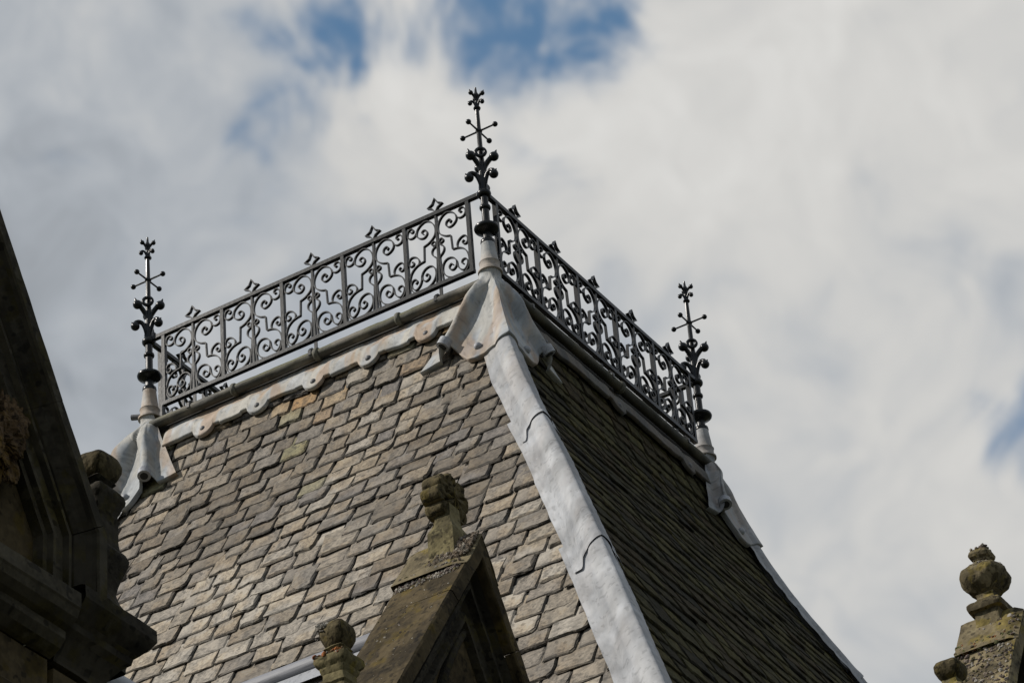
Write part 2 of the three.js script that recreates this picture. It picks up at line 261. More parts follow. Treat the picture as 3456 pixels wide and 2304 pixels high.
{
  const gablePoly = [[1110, 1225], [1075, 1080], [965, 1080], [970, 1300], [835, 1568], [1230, 1568]], leftPoly = [[0, 400], [270, 1040], [290, 1300], [372, 1440], [265, 1568], [0, 1568]], pinPoly = [[720, 1410], [830, 1410], [840, 1568], [700, 1568]];
  const v = new THREE.Vector3();
  for (const s of leftSlates) {
    v.set(s.p.x, s.p.y + Y0, s.p.z).project(camera); const px = (v.x + 1) / 2 * 2352, py = (1 - v.y) / 2 * 1568;
    const seen = px > 5 && px < 2347 && py > 5 && py < 1563 && ![gablePoly, leftPoly, pinPoly].some((P) => insidePoly(px, py, P));
    s.size = seen ? s.w / (v.set(s.p.x, s.p.y + Y0, s.p.z).distanceTo(camera.position) ** 2) : 0;
  }
  const best = new Set([...leftSlates].filter((s) => s.size > 0).sort((a, b) => b.size - a.size).slice(0, 300));
  const byMat = new Map();
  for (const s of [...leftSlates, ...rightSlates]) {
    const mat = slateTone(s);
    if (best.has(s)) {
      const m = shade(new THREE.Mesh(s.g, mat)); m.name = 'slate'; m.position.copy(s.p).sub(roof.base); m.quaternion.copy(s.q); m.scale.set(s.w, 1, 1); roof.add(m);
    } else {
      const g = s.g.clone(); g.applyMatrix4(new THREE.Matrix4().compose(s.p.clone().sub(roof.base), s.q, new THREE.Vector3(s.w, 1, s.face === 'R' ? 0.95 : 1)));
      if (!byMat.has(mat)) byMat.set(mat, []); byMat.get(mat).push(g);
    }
  }
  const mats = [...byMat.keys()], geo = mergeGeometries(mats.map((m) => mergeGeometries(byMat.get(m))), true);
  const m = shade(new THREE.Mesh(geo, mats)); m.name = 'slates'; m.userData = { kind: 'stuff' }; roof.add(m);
}

// ---- stains of the lead: clean grey, cream, rust (real run-off marks, with shapes of their own)
function leadTint(x, y, z, stain, base = [.50, .52, .53]) {
  const run = fbm(x * 14 + z * 14, y * 1.6, 3 + z * 9, 4), rust = ss(0.50, 0.66, fbm(x * 7 + 3, y * 1.3, z * 7 + 8, 4)) * stain, cream = ss(0.38, 0.58, run) * stain, pale = ss(0.45, 0.7, fbm(x * 5, y * 4, z * 5, 4));
  let c = [base[0] * lerp(0.86, 1.12, pale), base[1] * lerp(0.86, 1.12, pale), base[2] * lerp(0.86, 1.12, pale)];
  c = [lerp(c[0], .50, cream * 0.6), lerp(c[1], .44, cream * 0.6), lerp(c[2], .33, cream * 0.6)];
  const dull = 1 - 0.16 * ss(0.50, 0.70, fbm(x * 9 + 40, y * 6, z * 9, 4)) - 0.10 * ss(0.5, 0.7, fbm(x * 24, y * 20, z * 24 + 7, 3)); c = c.map((q) => q * dull);
  return [lerp(c[0], .36, rust * 0.75), lerp(c[1], .205, rust * 0.75), lerp(c[2], .085, rust * 0.75)];
}
const CORNERS = { near: [0, 0, 1, 1], left: [-S, 0, -1, 1], right: [0, -SR, 1, -1] };
const place = ([cx, cz, sx, sz]) => (u, y, w) => [cx + sx * u, y, cz + sz * w];

// ---- lead along the hips, in lapped lengths
function hipSheets(key, stain) {
  const C = CORNERS[key], P = place(C), flip = C[2] * C[3] < 0, seed = { near: 1, left: 2, right: 3 }[key];
  const laps = [[-1.02, -2.50], [-2.34, -4.31], [-4.15, -6.86]];
  laps.forEach(([ya, yb], q) => {
    const wl = key === 'near' ? [0.19, 0.225, 0.26][q] : 0.19, wr = 0.14, nd = 34, ny = Math.round((ya - yb) / 0.03);
    const g = grid(nd, ny, (i, j) => {
      const d = lerp(-wl, wr, i / nd), v = j / ny, ad = Math.abs(d);
      const drop = -0.20 * ss(0.07, 0.16, ad) * v, y = lerp(ya, yb, v) + drop + 0.10 * (1 - ss(0.0, 0.10, ad)) * v * 0.6;
      const edge = (1 - 0.5) * ss(0.75, 1, d < 0 ? d / -wl : d / wr), s = sf(y);
      const wob = d > 0.09 ? Math.sin(y * 34 + q + Math.sin(y * 11)) * 0.012 * ss(0.09, wr, d) : 0;
      const dd = d + (d < 0 ? (fbm(y * 3, q, seed, 3) - 0.5) * 0.028 * ss(0.1, wl, -d) : wob);
      const rr = 0.078, roll = ad < rr ? Math.sqrt(1 - (ad / rr) ** 2) * 0.068 : 0, soft = 0.016 * Math.exp(-((ad / 0.13) ** 2));
      const dent = (fbm(d * 9 + 3, y * 5, seed + q, 4) - 0.5) * 0.012 + (fbm(d * 26, y * 18, seed, 3) - 0.5) * 0.004;
      const o = 0.056 + Math.max(roll, soft) * 0.92 + dent + 0.008 * v + 0.007 * ss(0.955, 0.985, v) - 0.008 * edge + (wob < 0 ? -wob * 0.6 : 0);
      const gr = slope(y), n = Math.hypot(1, gr), mix = 0.5 + 0.5 * Math.max(-1, Math.min(1, dd / 0.10)), a = Math.sqrt(mix), b = Math.sqrt(1 - mix);   // a: towards the second face
      const bx = dd < 0 ? s + dd : s, bz = dd < 0 ? s : s - dd;
      return P(bx + o * a / n * 1.0, y + o * gr / n * 0.7, bz + o * b / n * 1.0);
    }, !flip);
    tintVerts(g, (x, y, z) => leadTint(x, y, z, stain * (1 - ss(-1, -2, y) * 0.8), [.385, .395, .408]));
    const uv = g.attributes.uv; for (let i = 0; i < uv.count; i++) uv.setXY(i, uv.getX(i) * 0.45 + q * 0.3 + seed * .2, uv.getY(i) * (ya - yb) + q * 0.41);
    const m = part(roof, 'hip_flashing', g, M.lead);
    for (const [d, yy] of [[-0.045, yb + 0.13], [0.05, yb + 0.10], [-0.03, (ya + yb) / 2]]) {
      const s = sf(yy), o = 0.098, gg = slope(yy), n = Math.hypot(1, gg), c = P((d < 0 ? s + d : s) + o * .7 / n, yy + o * gg / n * .7, (d < 0 ? s : s - d) + o * .7 / n);
      part(roof, 'nail', new THREE.SphereGeometry(0.013, 8, 6).translate(...c), M.leadDark, m);
    }
  });
}
hipSheets('near', 0.35); hipSheets('left', 0.3); hipSheets('right', 0.1);

// ---- lead caps at the corners: a sleeve that spreads into rolls and lobed skirts
const capY = [table([0, .06, .12, .21, .32, .41, .48, .54, .58, .70, .735, 1], [-1.20, -1.21, -1.245, -1.285, -1.30, -1.28, -1.20, -1.11, -1.065, -1.065, -1.15, -1.185]), table([0, .07, .14, .22, .30, .36, .42, .47, .50, .64, .70, 1], [-1.22, -1.24, -1.29, -1.33, -1.345, -1.31, -1.23, -1.15, -1.12, -1.11, -1.16, -1.14])];
function cornerCap(key, stain, base) {
  const C = CORNERS[key], P = place(C), flip = C[2] * C[3] < 0, na = 120, nr = 60, R = 0.084, bR = key === 'left' ? 0.56 : 0.655, bE = key === 'left' ? -0.44 : -0.56;
  const point = (a, r, extra = 0) => {
    const b = Math.abs(a), yb = capY[key === 'left' ? 1 : 0](b), y = lerp(-0.275, yb, r), th = Math.PI / 4 + b * 1.75, sB = sf(yb);
    const bx = lerp(sB, bE, b), x0 = R * Math.cos(th), z0 = R * Math.sin(th), x = lerp(x0, bx, Math.pow(r, 1.16)), k = Math.pow(1 - r, 3.2);
    const s = sf(y), fan = Math.abs(lerp(0.03 * 2, -bE + sB, r)), dR = (b - bR) * fan, dH = b * fan;
    const up = ss(0.06, 0.2, r), rollR = 0.062, roll = Math.abs(dR) < rollR ? Math.sqrt(1 - (dR / rollR) ** 2) * 0.104 * up : 0, fil = 0.018 * Math.exp(-((dR / 0.085) ** 2)) * up;
    const hip = Math.max(0.03 * Math.exp(-((dH / 0.11) ** 2)), dH < 0.075 ? Math.sqrt(1 - (dH / 0.075) ** 2) * (key === 'left' ? 0.19 : 0.085) : 0) * up, lob = 0.012 * Math.sin(Math.PI * Math.min(1, Math.max(0, (b - 0.1) / 0.6))) * ss(0.7, 1, r);
    const dent = (fbm(a * 6 + 5, r * 5, C[0] + 3, 3) - 0.5) * 0.014 * ss(0.1, 0.3, r);
    const o = (0.066 + Math.max(roll, fil) + hip + lob + dent) * lerp(0.12, 1, ss(0, 0.42, r)) + extra, g = slope(y), n = Math.hypot(1, g);
    const f = ss(0, 0.12 / Math.max(fan, 0.1), b), nx = lerp(0.72, 0, f), nz = lerp(0.72, 1, f);
    let X = Math.min(x, lerp(x, s, r)) , Z = lerp(s, z0, k);
    if (b < 1e-6) Z = X = lerp(s, x0, k);
    else { const q = 1 - ss(0, 0.22, b); const e = lerp(s, x0, k); X = lerp(X, Math.min(X, e) , q); }
    X += o * nx / n; Z += o * nz / n; const Y = y + o * g / n * 0.8 * r;
    return a <= 0 ? P(X, Y, Z) : P(Z, Y, X);
  };
  const g = grid(na, nr + 2, (i, j) => point(lerp(-1, 1, i / na), Math.min(1, j / nr), j === nr + 1 ? -0.02 : j > nr ? -0.045 : 0), !flip);
  tintVerts(g, (x, y, z) => leadTint(x, y, z, stain, base));
  const uv = g.attributes.uv; for (let i = 0; i < uv.count; i++) uv.setXY(i, uv.getX(i) * 1.1, uv.getY(i) * 0.9);
  const cap = part(roof, 'corner_cap', g, M.lead);
  for (const sgn of [-1, 1]) {            // end of each roll, a dark disc painting its inner shade, and lobe nails
    const e = new THREE.Vector3(...point(sgn * bR, 1, -0.03)), f = new THREE.Vector3(...point(sgn * bR, 0.93, -0.03)), d = e.clone().sub(f).normalize();
    part(roof, 'roll_end', rod(f.toArray(), e.clone().addScaledVector(d, 0.012).toArray(), 0.056, 0.056, 18), M.leadPlain, cap);
    part(roof, 'roll_mouth_shade', rod(e.clone().addScaledVector(d, 0.0125).toArray(), e.clone().addScaledVector(d, 0.0145).toArray(), 0.034, 0.034, 14), M.holeShade, cap);
    const c = new THREE.Vector3(...point(sgn * (key === 'left' ? 0.27 : 0.32), 0.87, 0.004));
    part(roof, 'nail', new THREE.SphereGeometry(0.034, 16, 10).scale(1, 1, 1).translate(...c.toArray()), M.leadPlain, cap);
  }
  const prof = [[0.0, -0.30], [0.100, -0.30], [0.100, -0.285], [0.088, -0.275], [0.082, -0.255], [0.082, -0.215], [0.087, -0.205], [0.076, -0.195], [0.068, -0.12], [0.060, -0.05], [0.056, 0.0], [0, 0]].map(([r, y]) => new THREE.Vector2(r, y));
  const sl = creased(new THREE.LatheGeometry(prof, 36), 0.9, 1); sl.translate(...P(0, 0, 0));
  tintVerts(sl, (x, y, z) => { const k = leadTint(x, y, z, stain, base), d = ss(-0.10, -0.24, y) * stain * 0.75; return [lerp(k[0], .33, d), lerp(k[1], .22, d), lerp(k[2], .13, d)]; });
  part(roof, 'sleeve', sl, M.lead, cap);
  if (key === 'left') part(roof, 'bolt', rod(P(0.06, -0.27, 0.05), P(0.135, -0.26, 0.075), 0.026, 0.026, 8), M.leadDark, cap);
  return cap;
}
cornerCap('near', 0.6, [.35, .375, .395]); cornerCap('left', 0.6, [.38, .405, .42]); cornerCap('right', 0.25, [.28, .29, .30]);  // right cap has a darker base, with shade put into the colour

// ---- lead apron and mossy roll along the two top edges
function apron(face, tabs, stain) {
  const F = FACE[face], t0 = 0.20, t1 = F.len - 0.22, bottom = [];
  const yEdge = (t) => { let y = -0.738 + 0.012 * Math.sin(t * 7); for (const c of tabs) { const d = t - c; if (Math.abs(d) < 0.10) y = Math.min(y, -0.725 - 0.088 * Math.sqrt(Math.max(0, 1 - (d / 0.10) ** 2))); else if (Math.abs(d) < 0.17) y = Math.max(y, -0.728); } return y; };
  const nu = 420, nv = 12;
  const g = grid(nu, nv + 1, (i, j) => { const t = lerp(t0, t1, i / nu), e = yEdge(t), v = Math.min(1, j / nv), y = lerp(-0.46, e, v); const o = (0.076 - 0.062 * (1 - ss(0, 0.6, v)) + (fbm(t * 6, v * 3, 2, 3) - 0.5) * 0.02 - (j > nv ? 0.03 : 0)); return F.at(t, y, o); }, face === 'L');
  tintVerts(g, (x, y, z) => leadTint(x, y, z, stain, face === 'L' ? [.44, .45, .445] : [.05, .047, .038]));  // dark base on the right puts that slope's shade into the lead
  const uv = g.attributes.uv; for (let i = 0; i < uv.count; i++) uv.setXY(i, uv.getX(i) * 3, uv.getY(i) * 0.35);
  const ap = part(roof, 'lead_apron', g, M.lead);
  for (const c of tabs) part(roof, 'nail', new THREE.SphereGeometry(0.030, 14, 8).translate(...F.at(c, -0.735, 0.064)), M.leadDark, ap);
  // the roll with its clips
  const nl = 260, ns = 22, ry = -0.412, rr = 0.043, ro = 0.058;
  const rg = grid(ns, nl, (i, j) => { const a = i / ns * 2 * Math.PI, t = lerp(0.06, F.len - 0.06, j / nl), r = rr + (fbm(t * 5, Math.cos(a), Math.sin(a) + 4, 3) - 0.5) * 0.012; const p = F.at(t, ry, 0); const up = Math.sin(a) * r, outw = Math.cos(a) * r; return face === 'L' ? [p[0], ry + up, ro + outw] : [ro + outw, ry + up, p[2]]; }, face === 'R');
  const mossy = face === 'L' ? 1 : 0.5;
  tintVerts(rg, (x, y, z) => { const t = face === 'L' ? x : z, m = ss(0.38, 0.54, fbm(t * 3 + 8, y * 12, 4, 4)) * ss(ry - 0.03, ry + 0.03, y) * mossy, d = fbm(t * 9, y * 20, z * 6, 4), n = ss(0.5, 0.7, fbm(t * 5 + 30, y * 8, 1, 3)); let c = [lerp(.026, .10, d), lerp(.025, .094, d), lerp(.019, .072, d)]; c = [lerp(c[0], .30, n * .35), lerp(c[1], .26, n * .35), lerp(c[2], .19, n * .35)]; if (face === 'R') c = c.map((q, i) => q * [.5, .5, .4][i]); return [lerp(c[0], .085, m), lerp(c[1], .082, m), lerp(c[2], .014, m)]; });  // right roll darkened as well, its shade held in the colour
  const ruv = rg.attributes.uv; for (let i = 0; i < ruv.count; i++) ruv.setXY(i, ruv.getX(i) * 0.3, ruv.getY(i) * 3.4);
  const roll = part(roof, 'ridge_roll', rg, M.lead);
  for (const t of face === 'L' ? [0.846, 1.648, 2.481] : [1.9]) {
    const k = new THREE.TorusGeometry(0.044, 0.015, 10, 24); k.scale(1, 1, 1.6); if (face === 'L') k.rotateY(Math.PI / 2);
    k.translate(...(face === 'L' ? [-t, ry, ro] : [ro, ry, -t])); tintVerts(k, (x, y, z) => { const d = fbm(x * 20, y * 20, z * 20, 3); return [.06 + d * .07, .056 + d * .07, .04 + d * .05]; });
    part(roof, 'clip', k, M.lead, roll);
  }
}
apron('L', [0.56, 1.117, 1.656, 2.213, 2.763], 0.75);
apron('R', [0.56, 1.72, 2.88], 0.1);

// ------------------------------------------------------------------ wrought-iron cresting
function ribbon(pts, t, d, smooth = true, closed = false) {      // flat bar bent along a line in the panel's plane
  let P = pts.map(([x, y]) => new THREE.Vector3(x, y, 0));
  if (smooth) { const c = new THREE.CatmullRomCurve3(P, closed, 'centripetal'); P = c.getPoints(pts.length * 4); if (closed) P.pop(); }
  const n = P.length, m = closed ? n : n - 1, nor = P.map((p, i) => { const a = P[closed ? (i - 1 + n) % n : Math.max(0, i - 1)], b = P[closed ? (i + 1) % n : Math.min(n - 1, i + 1)]; return new THREE.Vector3(-(b.y - a.y), b.x - a.x, 0).normalize(); });
  const q = []; const c = (i, u, v) => [P[i].x + nor[i].x * u * t / 2, P[i].y + nor[i].y * u * t / 2, v * d / 2];
  const quad = (a, b, e, f) => q.push(...a, ...b, ...e, ...a, ...e, ...f);
  for (let i = 0; i < m; i++) { const k = (i + 1) % n; quad(c(i, 1, 1), c(i, -1, 1), c(k, -1, 1), c(k, 1, 1)); quad(c(i, -1, -1), c(i, 1, -1), c(k, 1, -1), c(k, -1, -1)); quad(c(i, 1, -1), c(i, 1, 1), c(k, 1, 1), c(k, 1, -1)); quad(c(i, -1, 1), c(i, -1, -1), c(k, -1, -1), c(k, -1, 1)); }
  if (!closed) { quad(c(0, -1, 1), c(0, 1, 1), c(0, 1, -1), c(0, -1, -1)); quad(c(n - 1, 1, 1), c(n - 1, -1, 1), c(n - 1, -1, -1), c(n - 1, 1, -1)); }
  const g = new THREE.BufferGeometry(); g.setAttribute('position', new THREE.Float32BufferAttribute(q, 3)); g.computeVertexNormals();
  return boxUV(smooth ? toCreasedNormals(g, 0.6) : g, 2);
}
const RT = 0.509, RB = -0.203, BAY = 0.616;
const cv = (pts, s = 1) => pts.map(([x, y]) => [s * x / 739, RT - (y - 535) / 765]);
const SCROLL = {
  upper_scroll: [[95, 650], [106, 636], [93, 622], [73, 632], [69, 660], [91, 681], [122, 672], [143, 643], [136, 600], [108, 572], [76, 561], [40, 580], [15, 620], [9, 660], [17, 695], [36, 718], [62, 736], [94, 747]],
  bar: [[94, 747], [96, 748], [101, 856], [104, 859]],
  lower_scroll: [[102, 858], [130, 862], [160, 873], [190, 900], [207, 940], [212, 980], [206, 1025], [187, 1056], [155, 1070], [105, 1068], [63, 1052], [35, 1020], [24, 985], [30, 943], [48, 918], [75, 911], [106, 925], [124, 957], [118, 992], [98, 1010], [76, 1000], [71, 976], [86, 961], [98, 973]],
  top_curl: [[145, 622], [158, 640], [177, 646], [199, 638], [210, 618], [206, 590], [193, 574], [175, 573], [164, 589], [171, 603], [184, 598]],
  middle_curl: [[140, 864], [136, 840], [145, 814], [164, 797], [187, 791], [204, 802], [211, 822], [209, 844], [195, 856], [178, 849], [175, 832], [188, 826]],
  bottom_curl: [[125, 958], [131, 1000], [148, 1031], [172, 1045], [195, 1022], [201, 988], [186, 966], [166, 968], [159, 988], [172, 1000]],
};
const LEAF = [[12, 763], [15, 748], [28, 739], [40, 748], [39, 764], [26, 771], [13, 772], [20, 784], [34, 794], [43, 812], [41, 836], [28, 856], [12, 872], [11, 905], [14, 960], [20, 1010], [25, 1066]];
const G = {};
for (const s of [-1, 1]) { for (const k in SCROLL) G[k + s] = ribbon(cv(SCROLL[k], s), 0.009, 0.025, k !== 'bar'); G['leaf' + s] = ribbon(cv(LEAF, s), 0.009, 0.025); }
{ const a = [[-0.072, 0.066], [-0.026, 0.090], [0, 0.142], [0.026, 0.090], [0.072, 0.066], [0.026, 0.042], [0, 0.000], [-0.026, 0.042]]; G.star = ribbon(a, 0.010, 0.030, false, true); }
G.foot = ribbon([[0, RB - 0.015], [0, -0.325], [0.035, -0.342], [0.075, -0.345], [0.098, -0.375], [0.100, -0.42]], 0.012, 0.028, false).rotateY(-Math.PI / 2);
function railing(label, [x, z], turn, sx) {
  const r = thing('iron_railing', label, 'railing', [x, 0, z], 'wrought-iron cresting panels round the roof edge'); r.rotation.y = turn; r.scale.x = sx;
  const add = (name, geo, parent = r) => { const m = shade(new THREE.Mesh(geo, M.iron)); m.name = name; parent.add(m); return m; };
  const half = BAY * 2.5, B = (x0, x1, y0, y1, d) => flat(box(x0, x1, y0, y1, -d / 2, d / 2), 2);
  add('top_rail', B(-1.70, 1.70, RT - 0.017, RT + 0.017, 0.042));
  add('bottom_rail', B(-half - 0.018, half + 0.018, RB - 0.017, RB + 0.017, 0.042));
  for (let k = 0; k <= 5; k++) add('post', B(-half + k * BAY - 0.016, -half + k * BAY + 0.016, RB + 0.017, RT - 0.017, 0.038));
  for (let k = 0; k < 5; k++) {
    const cx = -half + (k + 0.5) * BAY;
    const st = add('stem', flat(box(-0.009, 0.009, RB + 0.017, RT - 0.017, -0.014, 0.014), 2)); st.position.x = cx;
    for (const s of [-1, 1]) { for (const q in SCROLL) { const m = add(q, G[q + s]); m.position.x = cx; } add('leaf', G['leaf' + s], st); }
    const o = add('star_finial', G.star); o.position.set(cx, RT + 0.015, 0);
    if (k % 2 === 0) { const m = add('foot', G.foot); m.position.x = cx; }
  }
  return r;
}
const railNear = railing('black scrolled iron railing above the sunlit slate slope, seen face on', [-S / 2, 0], 0, 1);
for (const [label, x, z, turn, sx] of [
  ['black scrolled iron railing running down to the right above the shaded slope', 0, -SR / 2, Math.PI / 2, 1.02],
  ['far iron railing seen through the near one behind the left finial', -S, -SR / 2, Math.PI / 2, 1.02],
  ['far iron railing glimpsed behind the right-hand end of the cresting', -S / 2, -SR, 0, 1]]) {
  const c = railNear.clone(); c.name = numbered('iron_railing'); c.position.set(x, Y0, z); c.rotation.y = turn; c.scale.x = sx; c.userData = { ...railNear.userData, label }; scene.add(c);
}

// ---- finials
function makeFinial(label) {
  const f = thing('iron_finial', label, 'finial', [0, 0, 0], 'iron finials on the corners of the slate roof');
  const add = (name, geo, parent = f) => { const m = shade(new THREE.Mesh(geo, M.iron)); m.name = name; parent.add(m); return m; };
  const lathe = (p, n = 28) => creased(new THREE.LatheGeometry(p.map(([r, y]) => new THREE.Vector2(r, y)), n), 0.8, 2);
  add('pole', lathe([[0, -0.02], [0.036, -0.02], [0.036, 0.12], [0.032, 0.14], [0.031, 0.47], [0.036, 0.52], [0.040, 0.56], [0.034, 0.62], [0.031, 0.70], [0.030, 0.78], [0.024, 0.86], [0.021, 0.96], [0.0195, 1.14], [0.016, 1.37], [0.015, 1.40], [0.017, 1.43], [0.011, 1.48], [0.011, 1.50], [0, 1.50]]));
  add('foot_ring', lathe([[0.03, -0.012], [0.058, -0.012], [0.061, 0.0], [0.058, 0.022], [0.044, 0.034], [0.03, 0.036]]));
  add('disc', lathe([[0.033, 0.095], [0.045, 0.098], [0.060, 0.108], [0.088, 0.118], [0.101, 0.130], [0.105, 0.145], [0.100, 0.158], [0.070, 0.168], [0.033, 0.172]], 40));
  const ring = (y, r, h) => add('collar', lathe([[0.02, y - h], [r - 0.012, y - h], [r - 0.003, y - h * 0.6], [r, y], [r - 0.003, y + h * 0.6], [r - 0.012, y + h], [0.02, y + h]]));
  ring(0.357, 0.047, 0.022); ring(0.496, 0.060, 0.026); ring(1.385, 0.031, 0.014); ring(1.145, 0.029, 0.020);
  for (let k = 0; k < 4; k++) {
    const a = k * Math.PI / 2, c = Math.cos(a), s = Math.sin(a);
    const arm = add('cross_arm', rod([c * 0.015, 1.145, s * 0.015], [c * 0.150, 1.145, s * 0.150], 0.0085, 0.0075, 8));
    add('ball', new THREE.SphereGeometry(0.0235, 16, 12).translate(c * 0.158, 1.145, s * 0.158), arm);
  }
  const bud = (name, path, bulb, rb, tip, rs) => {
    const tube = new THREE.TubeGeometry(new THREE.CatmullRomCurve3(path.map((p) => new THREE.Vector3(...p))), 14, rs, 8);
    const b = new THREE.SphereGeometry(rb, 14, 12).translate(...bulb), d = rod(bulb, tip, rb * 0.72, 0.003, 10);
    add(name, mergeGeometries([tube, b, d].map((g) => { const q = g.toNonIndexed(); q.deleteAttribute('uv'); return boxUV(q, 2); })));
  };
  for (const [y0, k, name] of [[0.56, 1, 'crocket'], [1.385, 0.50, 'crown_bud']]) for (let j = 0; j < 3; j++) {
    // two tiers of three: the lower droop, the upper reach up
    const dir = (deg) => { const a = deg * Math.PI / 180; return [Math.cos(a), Math.sin(a)]; };       // measured from the photo's right, towards the viewer
    const at = (deg, r, y) => { const [c, s] = dir(deg), f = [0.8661, -0.5], t = [0.5, 0.8661]; return [(f[0] * c + t[0] * s) * r * k, y0 + y * k, (f[1] * c + t[1] * s) * r * k]; };
    const lo = [158, 38, -82][j], hi = [139, 19, -101][j];
    bud(name, [at(lo, 0.015, 0.0), at(lo, 0.03, 0.07), at(lo, 0.06, 0.125), at(lo, 0.10, 0.130), at(lo, 0.125, 0.10)], at(lo, 0.118, 0.080), 0.039 * k, at(lo, 0.150, 0.118), 0.020 * k);
    bud(name, [at(hi, 0.012, 0.17), at(hi, 0.03, 0.215), at(hi, 0.07, 0.265), at(hi, 0.105, 0.295)], at(hi, 0.112, 0.285), 0.041 * k, at(hi, 0.138, 0.345), 0.0225 * k);
  }
  add('knot', creased(new THREE.TorusGeometry(0.040, 0.015, 10, 22).rotateY(0.52).translate(0.02, 0.895, 0.036), 1, 2));
  add('tip', lathe([[0, 1.475], [0.012, 1.485], [0.025, 1.512], [0.023, 1.530], [0.012, 1.552], [0.0085, 1.59], [0.008, 1.604], [0, 1.61]], 16));
  return f;
}
const finial = makeFinial('black iron finial with ball-tipped cross on the near corner, highest of three');
for (const [label, x, z] of [['black iron finial with ball-tipped cross on the left corner of the roof', -S, 0], ['black iron finial with ball-tipped cross on the right corner of the roof', 0, -SR]]) {
  const c = finial.clone(); c.name = numbered('iron_finial'); c.position.set(x, Y0, z); c.userData = { ...finial.userData, label }; scene.add(c);
}

// ------------------------------------------------------------------ carved stone: sweeps along a gable, and square turned pinnacles
function sweep(path, profile, flip = false, step = 0.05) {       // path: [z, y] points; profile: [inset, x]
  const P = path.map(([z, y]) => new THREE.Vector2(z, y)), n = P.length;
  const nor = P.map((p, i) => { const d = []; if (i > 0) d.push(p.clone().sub(P[i - 1]).normalize()); if (i < n - 1) d.push(P[i + 1].clone().sub(p).normalize()); const ns = d.map((v) => new THREE.Vector2(-v.y, v.x)); if (ns.length === 1) return ns[0]; const m = ns[0].clone().add(ns[1]).normalize(); return m.multiplyScalar(1 / Math.max(0.3, m.dot(ns[0]))); });
  const Q = []; for (let i = 0; i < n - 1; i++) { const k = Math.max(1, Math.round(P[i].distanceTo(P[i + 1]) / step)); for (let j = 0; j < k; j++) Q.push([P[i].clone().lerp(P[i + 1], j / k), nor[i].clone().lerp(nor[i + 1], j / k)]); } Q.push([P[n - 1], nor[n - 1]]);
  return grid(Q.length - 1, profile.length - 1, (i, j) => { const [p, m] = Q[i], [d, x] = profile[j]; return [x, p.y + m.y * d, p.x + m.x * d]; }, flip);
}
function turned(profile, cx, cz, power = 9, amp = 0.006, seed = 0, hx = 1, hz = 1) {   // profile: [half width, y], square in plan when power is high
  const n = 56; const rows = [];
  for (let i = 0; i < profile.length - 1; i++) { const [a, b] = [profile[i], profile[i + 1]], k = Math.max(1, Math.ceil(Math.hypot(b[0] - a[0], b[1] - a[1]) / 0.03)); for (let j = 0; j < k; j++) rows.push([lerp(a[0], b[0], j / k), lerp(a[1], b[1], j / k)]); } rows.push(profile[profile.length - 1]);
  const g = grid(n, rows.length - 1, (i, j) => { const a = (i % n) / n * 2 * Math.PI + Math.PI / 4, c = Math.cos(a), s = Math.sin(a), k = 1 / Math.pow(Math.pow(Math.abs(c), power) + Math.pow(Math.abs(s), power), 1 / power), [h, y] = rows[j]; return [cx + c * k * h * hx, y, cz + s * k * h * hz]; }, true);
  rough3(g, amp, 11, seed); return creased(g, 0.55, 0.8);
}
const lump = (() => { const g = new THREE.IcosahedronGeometry(1, 1); const p = g.attributes.position; for (let i = 0; i < p.count; i++) { const k = 0.7 + 0.6 * vn(p.getX(i) * 2 + 9, p.getY(i) * 2, p.getZ(i) * 2); p.setXYZ(i, p.getX(i) * k, p.getY(i) * k, p.getZ(i) * k); } g.computeVertexNormals(); return g; })();
function mossOn(root, count, seed, where, size, tones) {        // crust of moss and lichen, one part
  const r = rng(seed), m = new THREE.InstancedMesh(lump, M.moss, count), q = new THREE.Object3D(); m.name = 'moss'; m.userData = { kind: 'stuff' };
  for (let i = 0; i < count; i++) { const p = where(r); q.position.set(p[0] - root.base.x, p[1] - root.base.y, p[2] - root.base.z); const s = size * (0.45 + r() * r() * 1.3); q.scale.set(s * (0.8 + r() * .6), s * (0.5 + r() * .5), s * (0.8 + r() * .6)); q.rotation.set(r() * 3, r() * 6, r() * 3); q.updateMatrix(); m.setMatrixAt(i, q.matrix); const t = tones[Math.floor(r() * tones.length)]; const e = 0.6 + r() * 0.7; m.setColorAt(i, col(t[0] * e, t[1] * e, t[2] * e)); }
  shade(m); root.add(m);
}
const CRUST = [[.16, .12, .10], [.11, .085, .075], [.30, .27, .23], [.20, .16, .12], [.36, .33, .28], [.13, .11, .05]];

